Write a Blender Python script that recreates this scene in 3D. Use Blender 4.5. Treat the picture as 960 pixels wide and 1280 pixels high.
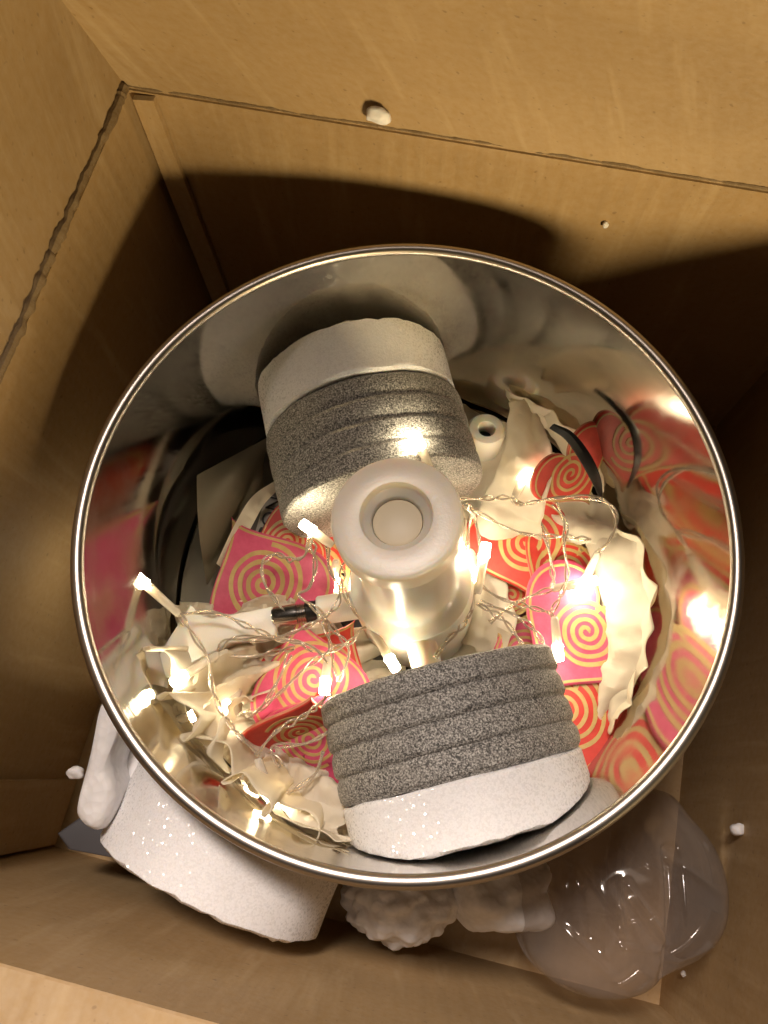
import bpy, bmesh, math, random
from mathutils import Vector, Matrix, noise
random.seed(7)
S = bpy.context.scene
COL = S.collection
for o in list(bpy.data.objects): bpy.data.objects.remove(o)

# ---------------------------------------------------------------- camera, world, lights, exposure
HU = 0.312                 # authoring unit: height of the camera above the drum rim, in metres
FLOOR = -0.62              # inside floor of the box (authoring units, rim plane = 0)
def W(p): return Vector((p[0]*HU, p[1]*HU, (p[2]-FLOOR)*HU))
CAMP = Vector((-0.0033, -0.33, 1.0))
F = 960.0
dn = Vector((502-480, -(971-640), -F)).normalized()      # straight down, as the camera sees it
wz = -dn
wy = (Vector((0,1,0)) - wz*wz.y).normalized()
wx = wy.cross(wz)
M3 = Matrix((wx, wy, wz))
cam = bpy.data.cameras.new('camera'); camo = bpy.data.objects.new('camera', cam); COL.objects.link(camo)
cam.sensor_width = 36; cam.lens = 36*F/1280; cam.clip_start = 0.01; cam.clip_end = 50
camo.matrix_world = Matrix.Translation(W(CAMP)) @ M3.to_4x4()
S.camera = camo
def P(x, y, z):            # a point of the photograph, put on the level z it really lies on
    d = M3 @ Vector((x-480, -(y-640), -F))
    return CAMP + d*((z-CAMP.z)/d.z)

world = bpy.data.worlds.new('World'); S.world = world; world.use_nodes = True
bg = world.node_tree.nodes['Background']; bg.inputs[0].default_value = (1, .74, .5, 1); bg.inputs[1].default_value = .006

def area(name, loc, target, size, power, col):
    l = bpy.data.lights.new(name, 'AREA'); l.shape = 'DISK'; l.size = size; l.energy = power; l.color = col
    o = bpy.data.objects.new(name, l); COL.objects.link(o)
    o.location = W(loc); o.rotation_euler = (W(target)-W(loc)).to_track_quat('-Z', 'Y').to_euler()
    return o
area('ceiling_lamp', (2.1, -4.6, 1.16), (-.2, .7, .25), .34, 33, (1, .76, .40))
def spot(name, loc, target, size, power, col, deg):
    l = bpy.data.lights.new(name, 'SPOT'); l.shadow_soft_size = size; l.energy = power; l.color = col
    l.spot_size = math.radians(deg); l.spot_blend = 1
    o = bpy.data.objects.new(name, l); COL.objects.link(o)
    o.location = W(loc); o.rotation_euler = (W(target)-W(loc)).to_track_quat('-Z', 'Y').to_euler()
spot('overhead_spot', (-.6, 1.4, 5.2), (-.05, -1.12, -.3), .16, 205, (1, .85, .74), 23.5)
area('ceiling_bounce', (.6, 1.6, 5.2), (0, -.1, -.3), .40, .5, (1, .82, .66))

S.view_settings.view_transform = 'Standard'; S.view_settings.look = 'None'
S.view_settings.exposure = 0; S.view_settings.gamma = 1
S.render.engine = 'CYCLES'
c = S.cycles
c.use_denoising = True; c.max_bounces = 10; c.glossy_bounces = 6; c.transmission_bounces = 8; c.transparent_max_bounces = 24
c.sample_clamp_indirect = 4; c.caustics_reflective = True; c.caustics_refractive = False; c.blur_glossy = .3

# ---------------------------------------------------------------- materials
def mat(name):
    m = bpy.data.materials.new(name); m.use_nodes = True
    nt = m.node_tree; b = nt.nodes['Principled BSDF']
    return m, nt, b
def nd(nt, t, **kw):
    n = nt.nodes.new(t)
    for k, v in kw.items():
        if k.startswith('i_'):
            key = k[2:].replace('_', ' ')
            n.inputs[key].default_value = v
        else: setattr(n, k, v)
    return n
def ramp(nt, fac, stops):
    r = nt.nodes.new('ShaderNodeValToRGB'); e = r.color_ramp.elements
    while len(e) < len(stops): e.new(.5)
    for q, (p, cl) in zip(e, stops): q.position = p; q.color = (*cl, 1)
    nt.links.new(fac, r.inputs[0]); return r.outputs[0]
def coords(nt, which='Object'):
    return nt.nodes.new('ShaderNodeTexCoord').outputs[which]
def bump(nt, b, h, strength, dist):
    n = nd(nt, 'ShaderNodeBump', i_Strength=strength, i_Distance=dist)
    nt.links.new(h, n.inputs['Height']); nt.links.new(n.outputs[0], b.inputs['Normal'])
def noise_tex(nt, co, scale, detail=3, rough=.5, dist=0):
    n = nd(nt, 'ShaderNodeTexNoise', i_Scale=scale, i_Detail=detail, i_Roughness=rough, i_Distortion=dist)
    nt.links.new(co, n.inputs['Vector']); return n.outputs['Fac']
def plain(name, col, rough=.5, metal=0, trans=0, sss=0, spec=.5):
    m, nt, b = mat(name)
    b.inputs['Base Color'].default_value = (*col, 1); b.inputs['Roughness'].default_value = rough
    b.inputs['Metallic'].default_value = metal; b.inputs['Transmission Weight'].default_value = trans
    b.inputs['Subsurface Weight'].default_value = sss; b.inputs['Subsurface Radius'].default_value = (.02, .014, .009)
    b.inputs['Subsurface Scale'].default_value = .2; b.inputs['Specular IOR Level'].default_value = spec
    return m, nt, b
def mixv(nt, a, b_, f, mode='MIX'):
    n = nd(nt, 'ShaderNodeMix', data_type='RGBA', blend_type=mode)
    for s, v in ((6, a), (7, b_), (0, f)):
        if hasattr(v, 'links'): nt.links.new(v, n.inputs[s])
        else: n.inputs[s].default_value = v
    return n.outputs[2]

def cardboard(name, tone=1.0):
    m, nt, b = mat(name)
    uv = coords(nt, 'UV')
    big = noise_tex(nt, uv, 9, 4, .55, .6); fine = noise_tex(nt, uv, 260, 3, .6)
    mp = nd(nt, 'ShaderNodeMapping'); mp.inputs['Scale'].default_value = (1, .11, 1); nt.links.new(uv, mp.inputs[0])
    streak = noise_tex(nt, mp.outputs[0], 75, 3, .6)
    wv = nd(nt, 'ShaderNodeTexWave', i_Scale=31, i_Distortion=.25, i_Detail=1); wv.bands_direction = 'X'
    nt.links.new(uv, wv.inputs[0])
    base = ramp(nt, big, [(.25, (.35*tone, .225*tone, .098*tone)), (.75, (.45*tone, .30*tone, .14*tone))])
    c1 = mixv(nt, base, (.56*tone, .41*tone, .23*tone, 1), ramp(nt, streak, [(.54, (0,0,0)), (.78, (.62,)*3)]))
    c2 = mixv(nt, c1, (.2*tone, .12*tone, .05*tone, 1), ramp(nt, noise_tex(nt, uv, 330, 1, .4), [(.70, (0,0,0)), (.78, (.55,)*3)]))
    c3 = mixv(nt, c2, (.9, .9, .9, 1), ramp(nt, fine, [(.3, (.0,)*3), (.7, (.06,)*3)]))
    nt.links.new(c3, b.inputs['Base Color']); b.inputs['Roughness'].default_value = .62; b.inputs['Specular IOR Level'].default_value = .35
    ad = nd(nt, 'ShaderNodeMath', operation='MULTIPLY_ADD'); ad.inputs[1].default_value = .2
    nt.links.new(wv.outputs['Fac'], ad.inputs[0]); nt.links.new(streak, ad.inputs[2])
    ad2 = nd(nt, 'ShaderNodeMath', operation='MULTIPLY_ADD'); ad2.inputs[1].default_value = .25
    nt.links.new(fine, ad2.inputs[0]); nt.links.new(ad.outputs[0], ad2.inputs[2])
    bump(nt, b, ad2.outputs[0], .42, .0013)
    return m
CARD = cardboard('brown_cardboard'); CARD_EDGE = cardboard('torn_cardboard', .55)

def foam(name, col, scale, glint):
    m, nt, b = mat(name); co = coords(nt)
    v = nd(nt, 'ShaderNodeTexVoronoi', i_Scale=scale); nt.links.new(co, v.inputs['Vector'])
    cl = ramp(nt, v.outputs['Distance'], [(0, col), (.9, tuple(x*.9 for x in col))])
    nt.links.new(cl, b.inputs['Base Color'])
    b.inputs['Roughness'].default_value = .55
    b.inputs['Subsurface Weight'].default_value = .35; b.inputs['Subsurface Radius'].default_value = (.03, .025, .02); b.inputs['Subsurface Scale'].default_value = .12
    if glint:   # cut foam: a few cell walls are smooth little facets that catch the light
        sp = nd(nt, 'ShaderNodeSeparateColor'); nt.links.new(v.outputs['Color'], sp.inputs[0])
        nt.links.new(ramp(nt, sp.outputs[0], [(.64, (0,)*3), (.70, (1,)*3)]), b.inputs['Coat Weight'])
        b.inputs['Coat Roughness'].default_value = .2; b.inputs['Coat IOR'].default_value = 1.75
        vm = nd(nt, 'ShaderNodeVectorMath', operation='SUBTRACT'); vm.inputs[1].default_value = (.5,.5,.5); nt.links.new(v.outputs['Color'], vm.inputs[0])
        vs = nd(nt, 'ShaderNodeVectorMath', operation='SCALE'); vs.inputs['Scale'].default_value = glint; nt.links.new(vm.outputs[0], vs.inputs[0])
        g = nd(nt, 'ShaderNodeNewGeometry')
        va = nd(nt, 'ShaderNodeVectorMath', operation='ADD'); nt.links.new(g.outputs['Normal'], va.inputs[0]); nt.links.new(vs.outputs[0], va.inputs[1])
        vn = nd(nt, 'ShaderNodeVectorMath', operation='NORMALIZE'); nt.links.new(va.outputs[0], vn.inputs[0])
        nt.links.new(vn.outputs[0], b.inputs['Coat Normal'])
        bump(nt, b, noise_tex(nt, co, 620, 4, .7), .32, .0006)
    else:
        bump(nt, b, v.outputs['Distance'], .4, .0012)
    return m
EPE = foam('white_cut_foam', (.85, .84, .85), 1250, 1.3)
EPS = foam('white_polystyrene', (.84, .82, .82), 260, 0)

def granite(name):
    m, nt, b = mat(name); co = coords(nt)
    n1 = noise_tex(nt, co, 1250, 2, .6); n2 = noise_tex(nt, co, 560, 2, .5); n3 = noise_tex(nt, co, 60, 3)
    c1 = ramp(nt, n1, [(.34, (.03, .028, .026)), (.46, (.16, .152, .14)), (.57, (.35, .335, .31)), (.72, (.64, .62, .58))])
    c2 = mixv(nt, c1, (.02, .02, .02, 1), ramp(nt, n2, [(.58, (0,0,0)), (.67, (.8,)*3)]))
    c3 = mixv(nt, c2, (.30, .28, .25, 1), ramp(nt, n3, [(.45, (0,0,0)), (.75, (.3,)*3)]))
    nt.links.new(c3, b.inputs['Base Color']); b.inputs['Roughness'].default_value = .6
    bump(nt, b, n1, .5, .0006)
    return m
GRANITE = granite('grey_granite')
BLACKSTONE, _, _ = plain('black_stone', (.035, .031, .027), .6)

def steel(name, rough, co_scale):
    m, nt, b = mat(name); co = coords(nt)
    mp = nd(nt, 'ShaderNodeMapping'); mp.inputs['Scale'].default_value = co_scale; nt.links.new(co, mp.inputs[0])
    n = noise_tex(nt, mp.outputs[0], 60, 5, .65); sm = noise_tex(nt, co, 28, 4, .6)
    b.inputs['Metallic'].default_value = 1
    nt.links.new(ramp(nt, sm, [(.3, (.48, .455, .415)), (.7, (.60, .57, .52))]), b.inputs['Base Color'])
    mx = nd(nt, 'ShaderNodeMath', operation='MULTIPLY'); nt.links.new(n, mx.inputs[0]); nt.links.new(sm, mx.inputs[1])
    sm2 = noise_tex(nt, co, 11, 5, .65, .8)
    hz = nd(nt, 'ShaderNodeMath', operation='ADD')
    nt.links.new(ramp(nt, mx.outputs[0], [(.12, (rough*.5,)*3), (.42, (rough*1.6,)*3)]), hz.inputs[0])
    nt.links.new(ramp(nt, sm2, [(.45, (0,)*3), (.7, (.16,)*3)]), hz.inputs[1]); nt.links.new(hz.outputs[0], b.inputs['Roughness'])
    bump(nt, b, n, .05, .0006)
    return m
STEEL = steel('polished_steel', .075, (1, 1, .16)); STEEL_RIM, _, _ = plain('bright_steel', (.50, .45, .40), .34, 1)

NYLON, _nt, _b = plain('white_nylon', (.74, .69, .61), .34, sss=1)
_b.inputs['Subsurface Scale'].default_value = .45
bump(_nt, _b, noise_tex(_nt, coords(_nt), 700, 2), .12, .0006)
CREAM, _, _ = plain('cream_plastic', (.70, .60, .43), .45)
CHROME, _, _ = plain('chrome', (.62, .58, .54), .2, 1)
RUBBER, _, _ = plain('black_rubber', (.010, .009, .009), .42, spec=.25)
DARKPLASTIC, _, _ = plain('dark_grey_plastic', (.07, .068, .075), .5)
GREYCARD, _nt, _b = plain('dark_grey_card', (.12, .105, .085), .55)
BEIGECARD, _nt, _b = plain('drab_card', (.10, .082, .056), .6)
GREYPAPER, _, _ = plain('grey_paper', (.36, .33, .29), .6)
INK, _, _ = plain('black_ink', (.02, .018, .018), .6)
def tissue_mat():
    m, nt, b = plain('cream_tissue', (.86, .81, .71), .65, spec=.25)
    co = coords(nt); f = noise_tex(nt, co, 500, 3, .6); g = noise_tex(nt, co, 55, 4, .6)
    nt.links.new(ramp(nt, g, [(.3, (.84, .785, .67)), (.7, (.90, .86, .77))]), b.inputs['Base Color'])
    bump(nt, b, f, .12, .0004)
    tr = nd(nt, 'ShaderNodeBsdfTranslucent'); tr.inputs[0].default_value = (.93, .85, .68, 1)
    mx = nd(nt, 'ShaderNodeMixShader'); mx.inputs[0].default_value = .52
    out = nt.nodes['Material Output']
    nt.links.new(b.outputs[0], mx.inputs[1]); nt.links.new(tr.outputs[0], mx.inputs[2]); nt.links.new(mx.outputs[0], out.inputs[0])
    return m
TISSUE = tissue_mat()
def paint(name, c0, c1):
    m, nt, b = mat(name); co = coords(nt)
    nt.links.new(ramp(nt, noise_tex(nt, co, 120, 5, .65), [(.3, c0), (.72, c1)]), b.inputs['Base Color'])
    b.inputs['Roughness'].default_value = .5
    bump(nt, b, noise_tex(nt, co, 420, 3), .15, .0004); return m
RED = paint('red_paint', (.46, .022, .016), (.58, .045, .028)); PINK = paint('pink_paint', (.48, .05, .12), (.60, .09, .19))
EDGE = paint('raw_board_edge', (.42, .13, .075), (.55, .22, .13)); GOLD = paint('gold_paint', (.40, .27, .09), (.54, .38, .15))
def clear(name, op, col, rough, tint=(.97, .94, .89), blend=.35, edge=.6):
    m, nt, b = plain(name, col, rough)
    t = nd(nt, 'ShaderNodeBsdfTransparent'); t.inputs[0].default_value = (*tint, 1)
    lw = nd(nt, 'ShaderNodeLayerWeight'); lw.inputs[0].default_value = blend
    mr = nd(nt, 'ShaderNodeMapRange'); mr.inputs['To Min'].default_value = op; mr.inputs['To Max'].default_value = min(1, op+edge)
    nt.links.new(lw.outputs['Facing'], mr.inputs['Value'])
    mx = nd(nt, 'ShaderNodeMixShader'); nt.links.new(mr.outputs[0], mx.inputs[0])
    nt.links.new(t.outputs[0], mx.inputs[1]); nt.links.new(b.outputs[0], mx.inputs[2]); gl = nd(nt, 'ShaderNodeBsdfGlossy', i_Roughness=rough); fw = nd(nt, 'ShaderNodeLayerWeight'); fw.inputs[0].default_value = .5
    pw = nd(nt, 'ShaderNodeMath', operation='POWER'); pw.inputs[1].default_value = 4; nt.links.new(fw.outputs['Facing'], pw.inputs[0])
    fr = nd(nt, 'ShaderNodeMath', operation='MULTIPLY_ADD'); fr.inputs[1].default_value = .45; fr.inputs[2].default_value = .045; nt.links.new(pw.outputs[0], fr.inputs[0])
    m2 = nd(nt, 'ShaderNodeMixShader'); nt.links.new(fr.outputs[0], m2.inputs[0]); nt.links.new(mx.outputs[0], m2.inputs[1]); nt.links.new(gl.outputs[0], m2.inputs[2])
    nt.links.new(m2.outputs[0], nt.nodes['Material Output'].inputs[0])
    return m
PVC = clear('clear_wire_sheath', .12, (.86, .80, .70), .12); SLEEVE = clear('clear_sleeve', .38, (.88, .82, .72), .15)
BAG = clear('clear_plastic_film', .055, (.60, .56, .53), .10, (.82, .79, .77), .2, .45)
WIRE, _, _ = plain('silver_strand', (.72, .62, .50), .24, 1)
def glow(name, col, s):
    m, nt, b = plain(name, (.9, .85, .75), .1)
    b.inputs['Emission Color'].default_value = (*col, 1); b.inputs['Emission Strength'].default_value = s; return m
LED = glow('lit_led', (1, .845, .56), 108)
GROUND, _, _ = plain('room_floor', (.12, .085, .06), .5)

# ---------------------------------------------------------------- object helpers
def tag(o, label=None, cat=None, group=None, kind=None):
    if label: o['label'] = label
    if cat: o['category'] = cat
    if group: o['group'] = group
    if kind: o['kind'] = kind
    return o
def obj(name, vs, fs, m, parent=None, smooth=True, sharp=35, uvs=None, base=None):
    """vs in authoring units; one mesh object whose origin is the base of its own bounds"""
    pts = [W(v) for v in vs]
    if base is None:
        lo = Vector([min(p[i] for p in pts) for i in range(3)]); hi = Vector([max(p[i] for p in pts) for i in range(3)])
        org = Vector(((lo.x+hi.x)/2, (lo.y+hi.y)/2, lo.z))
    else: org = W(base)
    me = bpy.data.meshes.new(name); me.from_pydata([p-org for p in pts], [], fs)
    bm = bmesh.new(); bm.from_mesh(me); bmesh.ops.recalc_face_normals(bm, faces=bm.faces); bm.to_mesh(me); bm.free()
    if uvs:
        ul = me.uv_layers.new(name='UVMap')
        for l in me.loops: ul.data[l.index].uv = uvs[l.vertex_index]
    if smooth:
        for p in me.polygons: p.use_smooth = True
        if sharp: me.set_sharp_from_angle(angle=math.radians(sharp))
    me.materials.append(m)
    o = bpy.data.objects.new(name, me); COL.objects.link(o)
    if parent is not None:
        o.parent = parent; q = parent; off = Vector()
        while q is not None: off += q.location; q = q.parent
        o.location = org - off
    else: o.location = org
    return o
def empty(name, p, *t):
    o = bpy.data.objects.new(name, None); COL.objects.link(o); o.location = W(p); o.empty_display_size = .02
    return tag(o, *t)
def lathe(prof, n, Mx, close=False):
    """prof: (radius, axial) pairs, turned about the local z of Mx"""
    vs, fs = [], []
    k = len(prof)
    for i in range(n):
        a = 2*math.pi*i/n
        for r, t in prof: vs.append(Mx @ Vector((r*math.cos(a), r*math.sin(a), t)))
    for i in range(n):
        j = (i+1) % n
        for q in range(k if close else k-1):
            q2 = (q+1) % k
            fs.append((i*k+q, j*k+q, j*k+q2, i*k+q2))
    if not close:
        fs.append([i*k for i in range(n)][::-1]); fs.append([i*k+k-1 for i in range(n)])
    return vs, fs
def axis(p, d):
    d = Vector(d).normalized()
    return Matrix.Translation(Vector(p)) @ d.to_track_quat('Z', 'Y').to_matrix().to_4x4()
def spline(ctrl, step):
    pts = [Vector(q) for q in ctrl]
    pts = [pts[0]*2-pts[1]] + pts + [pts[-1]*2-pts[-2]]
    out = []
    for i in range(1, len(pts)-2):
        a, b, c_, d = pts[i-1:i+3]
        n = max(2, int((c_-b).length/step))
        for k in range(n):
            t = k/n
            out.append(.5*((2*b)+(c_-a)*t+(2*a-5*b+4*c_-d)*t*t+(3*b-a-3*c_+d)*t**3))
    out.append(pts[-2]); return out
def tube(pts, r, n=6):
    vs, fs = [], []
    up = Vector((0, 0, 1)); m = len(pts); nrm = None
    for i, p in enumerate(pts):
        t = (pts[min(i+1, m-1)]-pts[max(i-1, 0)]).normalized()
        if nrm is None: nrm = t.orthogonal().normalized()
        nrm = (nrm - t*nrm.dot(t)).normalized(); b = t.cross(nrm)
        rr = r(i/(m-1)) if callable(r) else r
        for k in range(n):
            a = 2*math.pi*k/n; vs.append(p + (nrm*math.cos(a)+b*math.sin(a))*rr)
    for i in range(m-1):
        for k in range(n):
            k2 = (k+1) % n; fs.append((i*n+k, i*n+k2, (i+1)*n+k2, (i+1)*n+k))
    fs.append(list(range(n))[::-1]); fs.append([(m-1)*n+k for k in range(n)])
    return vs, fs
def merge(*parts):
    vs, fs = [], []
    for v, f in parts:
        o = len(vs); vs += list(v); fs += [tuple(i+o for i in q) for q in f]
    return vs, fs
def prism(poly, z0, z1, bev=0):
    """poly: list of (x,y); prism between z0 and z1 with a chamfered top"""
    n = len(poly); c_ = Vector((sum(p[0] for p in poly)/n, sum(p[1] for p in poly)/n))
    rings = []
    def ring(inset, z):
        o = []
        for p in poly:
            d = Vector((p[0], p[1]))-c_; L = d.length
            d = d*((L-inset)/L); o.append(Vector((c_.x+d.x, c_.y+d.y, z)))
        rings.append(o)
    ring(0, z0)
    if bev:
        for a in range(5):
            t = a/4*math.pi/2; ring(bev*(1-math.cos(t)), z1-bev+bev*math.sin(t))
    else: ring(0, z1)
    vs = [p for r in rings for p in r]; fs = []
    for k in range(len(rings)-1):
        for i in range(n):
            j = (i+1) % n; fs.append((k*n+i, k*n+j, (k+1)*n+j, (k+1)*n+i))
    fs.append(list(range(n))[::-1]); fs.append([(len(rings)-1)*n+i for i in range(n)])
    return vs, fs
def smooth_poly(pts, k=5):
    n = len(pts); out = []
    for i in range(n):
        a, b, c_, d = [Vector(pts[(i+q) % n]) for q in (-1, 0, 1, 2)]
        for t in [x/k for x in range(k)]:
            out.append(.5*((2*b)+(c_-a)*t+(2*a-5*b+4*c_-d)*t*t+(3*b-a-3*c_+d)*t**3))
    return out
def nz(p, s, seed=0): return noise.noise(Vector(p)*s + Vector((seed*7.3, seed*3.1, seed*1.7)))

# ---------------------------------------------------------------- the cardboard box
tag(obj('ground', [(-9,-9,FLOOR-.04), (9,-9,FLOOR-.04), (9,9,FLOOR-.04), (-9,9,FLOOR-.04)], [(0,1,2,3)], GROUND), kind='structure')
U = Vector((.9764, -.2158, 0)); V = Vector((.2158, .9764, 0)); N0 = Vector((-.0033, -.33, 0))
def B(a, b, z): return N0 + U*a + V*b + Vector((0, 0, z))
UL, UR, VF, VB, ZT = -.642, .540, -.278, .905, .08
TH = .016
box = empty('cardboard_box', B((UL+UR)/2, (VF+VB)/2, FLOOR), 'open brown cardboard box with its flaps folded out', 'box')
def panel(name, p00, p10, p11, p01, out, m=CARD, nu=28, nv=16, warp=.004, seed=0, th=TH, fn=None):
    """a sheet of board from four corners, thickness to the side of 'out'"""
    p00, p10, p11, p01, out = map(Vector, (p00, p10, p11, p01, out))
    Lu = (p10-p00).length*HU; Lv = (p01-p00).length*HU
    vs, uv, fs = [], [], []
    for lay in (0, 1):
        for j in range(nv+1):
            for i in range(nu+1):
                s, t = i/nu, j/nv
                p = p00*(1-s)*(1-t)+p10*s*(1-t)+p11*s*t+p01*(1-s)*t
                w = warp*(nz((s*3, t*2, seed), 1.0, seed)+.4*nz((s*9, t*6, seed), 1, seed+3))*min(1, 8*min(s, t, 1-s, 1-t))
                if fn: w += fn(s, t)
                vs.append(p + out*(w + th*lay)); uv.append((s*Lu + seed, t*Lv + seed*.37))
    R = (nu+1)*(nv+1); q = lambda i, j, l: l*R+j*(nu+1)+i
    for l in (0, 1):
        for j in range(nv):
            for i in range(nu): fs.append((q(i,j,l), q(i+1,j,l), q(i+1,j+1,l), q(i,j+1,l)))
    for i in range(nu):
        for j in (0, nv): fs.append((q(i,j,0), q(i+1,j,0), q(i+1,j,1), q(i,j,1)))
    for j in range(nv):
        for i in (0, nu): fs.append((q(i,j,0), q(i,j+1,0), q(i,j+1,1), q(i,j,1)))
    return obj(name, vs, fs, m, box, uvs=uv, sharp=40)
Z0 = FLOOR
panel('floor', B(UL,VF,Z0), B(UR,VF,Z0), B(UR,VB,Z0), B(UL,VB,Z0), (0,0,-1), seed=1)
G = .004
panel('wall', B(UL-.013,VB,Z0-.012), B(UR+.013,VB,Z0-.012), B(UR+.013,VB,ZT), B(UL-.013,VB,ZT), V, seed=2)
panel('wall', B(UR+.013,VF,Z0-.012), B(UL-.013,VF,Z0-.012), B(UL-.013,VF,ZT), B(UR+.013,VF,ZT), -V, seed=3)
panel('wall', B(UL,VF-.006,Z0-.012), B(UL,VB+.006,Z0-.012), B(UL,VB+.006,ZT-.001), B(UL,VF-.006,ZT-.001), -U, seed=4)
panel('wall', B(UR,VB+.006,Z0-.012), B(UR,VF-.006,Z0-.012), B(UR,VF-.006,ZT-.001), B(UR,VB+.006,ZT-.001), U, seed=5)
# flaps: lower edge on the score line, leaning outwards
FL = .56
def flapdir(out, lean): return (out*math.sin(lean) + Vector((0,0,1))*math.cos(lean))
def flap(a, b, out, lean, spread0, spread1, seed, warp=.006):
    d = flapdir(out, math.radians(lean)); e = (Vector(b)-Vector(a)).normalized()
    n = (out*math.cos(math.radians(lean)) - Vector((0,0,1))*math.sin(math.radians(lean)))
    a = Vector(a)+d*.003; b = Vector(b)+d*.003
    return panel('flap', a, b, b+d*FL+e*spread1, a+d*FL-e*spread0, n, seed=seed, warp=warp, nu=34, nv=18)
flap(B(UL,VB,ZT), B(UR,VB,ZT), V, 34, .80, 0, 6)
flap(B(UL,VF,ZT), B(UL,VB-.004,ZT), -U, 47, 0, .75, 7)
flap(B(UR,VB,ZT), B(UR,VF,ZT), U, 80, -.15, .24, 8)
flap(B(UR,VF,ZT), B(UL,VF,ZT), -V, 58, .24, 0, 9)
# rough paper along the score lines
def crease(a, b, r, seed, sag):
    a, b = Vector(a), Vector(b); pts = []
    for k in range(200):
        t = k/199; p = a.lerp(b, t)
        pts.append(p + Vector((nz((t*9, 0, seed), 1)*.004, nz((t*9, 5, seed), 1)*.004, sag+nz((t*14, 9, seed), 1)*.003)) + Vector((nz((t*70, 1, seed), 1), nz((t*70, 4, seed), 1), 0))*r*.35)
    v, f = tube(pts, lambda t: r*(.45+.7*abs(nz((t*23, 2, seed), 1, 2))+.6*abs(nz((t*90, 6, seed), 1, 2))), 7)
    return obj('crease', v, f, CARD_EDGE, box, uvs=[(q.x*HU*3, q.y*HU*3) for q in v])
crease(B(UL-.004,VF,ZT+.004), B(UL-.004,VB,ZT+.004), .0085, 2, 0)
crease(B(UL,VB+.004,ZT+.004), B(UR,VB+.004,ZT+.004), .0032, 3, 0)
# glued joint strips in two corners
panel('joint_flap', B(UL+.012,VB-.016,Z0+.02), B(UL+.058,VB-.012,Z0+.02), B(UL+.045,VB-.012,ZT-.002), B(UL+.012,VB-.016,ZT-.002), V, seed=11, nu=6, nv=14, th=.010)
panel('joint_flap', B(UL+.016,VF+.008,Z0+.02), B(UL+.016,VF+.13,Z0+.02), B(UL+.016,VF+.125,ZT-.02), B(UL+.016,VF+.008,ZT-.02), -U, seed=12, nu=6, nv=14, th=.010)

# ---------------------------------------------------------------- the steel drum
R = .4465
drum = empty('steel_drum', (0,0,FLOOR), 'polished round steel drum with rolled rim standing in the box', 'drum')
I4 = Matrix.Identity(4)
zb = -.5
v, f = lathe([(R-.0055, -.004), (R-.0055, zb+.03), (R-.012, zb+.012), (R-.03, zb), (R-.03, zb-.012), (R-.008, zb-.006), (R+.0005, zb+.02), (R+.0005, -.004)], 160, I4, True)
obj('wall', v, f, STEEL, drum, sharp=50)
v, f = lathe([(R+.0008+.0092*math.cos(a), .0015+.0078*math.sin(a)) for a in [2*math.pi*k/14 for k in range(14)]], 200, I4, True)
obj('rim', v, f, STEEL_RIM, drum, sharp=0)
v, f = lathe([(.001, zb-.004), (.405, zb-.004), (.412, zb+.0), (.405, zb+.004), (.001, zb+.004)], 96, I4)
obj('floor_stone', v, f, BLACKSTONE, drum)
v, f = lathe([(.001, FLOOR+.006), (.33, FLOOR+.006), (.35, FLOOR+.02), (.36, zb-.02), (.34, zb-.0125), (.001, zb-.0125)], 80, I4)
obj('foot', v, f, BLACKSTONE, drum)

# centre post, slightly leaning
pt, pb = P(495, 644, .010), P(522, 768, zb+.006)
ax = (pt-pb).normalized(); PL = (pt-pb).length
post = empty('centre_post', pb, 'white nylon post with hollow round cap in the middle of the drum', 'post')
Mx = axis(pb, ax)
def rnd(r, t, q, s0, s1, n=5):   # small rounded corner
    return [(r-q+q*math.sin(a), t-q+q*math.cos(a)) if s1 > 0 else (r-q+q*math.sin(a), t+q-q*math.cos(a)) for a in [math.pi/2*k/n for k in range(n+1)]]
body = [(.001, .004), (.104, .004), (.108, .012), (.108, .20), (.104, .214), (.085, .225), (.078, .24), (.078, PL-.07), (.001, PL-.07)]
v, f = lathe(body, 72, Mx); obj('shaft', v, f, NYLON, post)
cap = [(.030, PL-.066), (.080, PL-.066), (.087, PL-.058), (.0915, PL-.045), (.0915, PL-.010)] + [(.0915-.006*(1-math.cos(a)), PL-.010+.007*math.sin(a)) for a in [math.pi/2*k/5 for k in range(1, 6)]] + \
      [(.0525, PL-.001), (.0505, PL-.0015), (.0495, PL-.004), (.0485, PL-.012), (.046, PL-.0145), (.0385, PL-.019), (.0365, PL-.022), (.0352, PL-.030), (.0352, PL-.056), (.030, PL-.057)]
v, f = lathe(cap, 72, Mx, True); obj('cap', v, f, NYLON, post, sharp=50)
v, f = lathe([(.001, PL-.0655), (.0347, PL-.0655), (.0347, PL-.027), (.031, PL-.0255), (.001, PL-.0255)], 40, Mx); obj('plug', v, f, CREAM, post)
dF = Vector((.245, -.9695, 0)); dB = Vector((-.245, .9695, 0))
v, f = lathe([(.001, .04), (.024, .04), (.026, .045), (.026, .155), (.024, .16), (.001, .16)], 32, axis((0,0,-.3), dF)); obj('axle', v, f, NYLON, post)
v, f = lathe([(.001, .04), (.024, .04), (.026, .045), (.026, .125), (.024, .13), (.001, .13)], 32, axis((0,0,-.305), dB)); obj('axle', v, f, NYLON, post)

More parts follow.
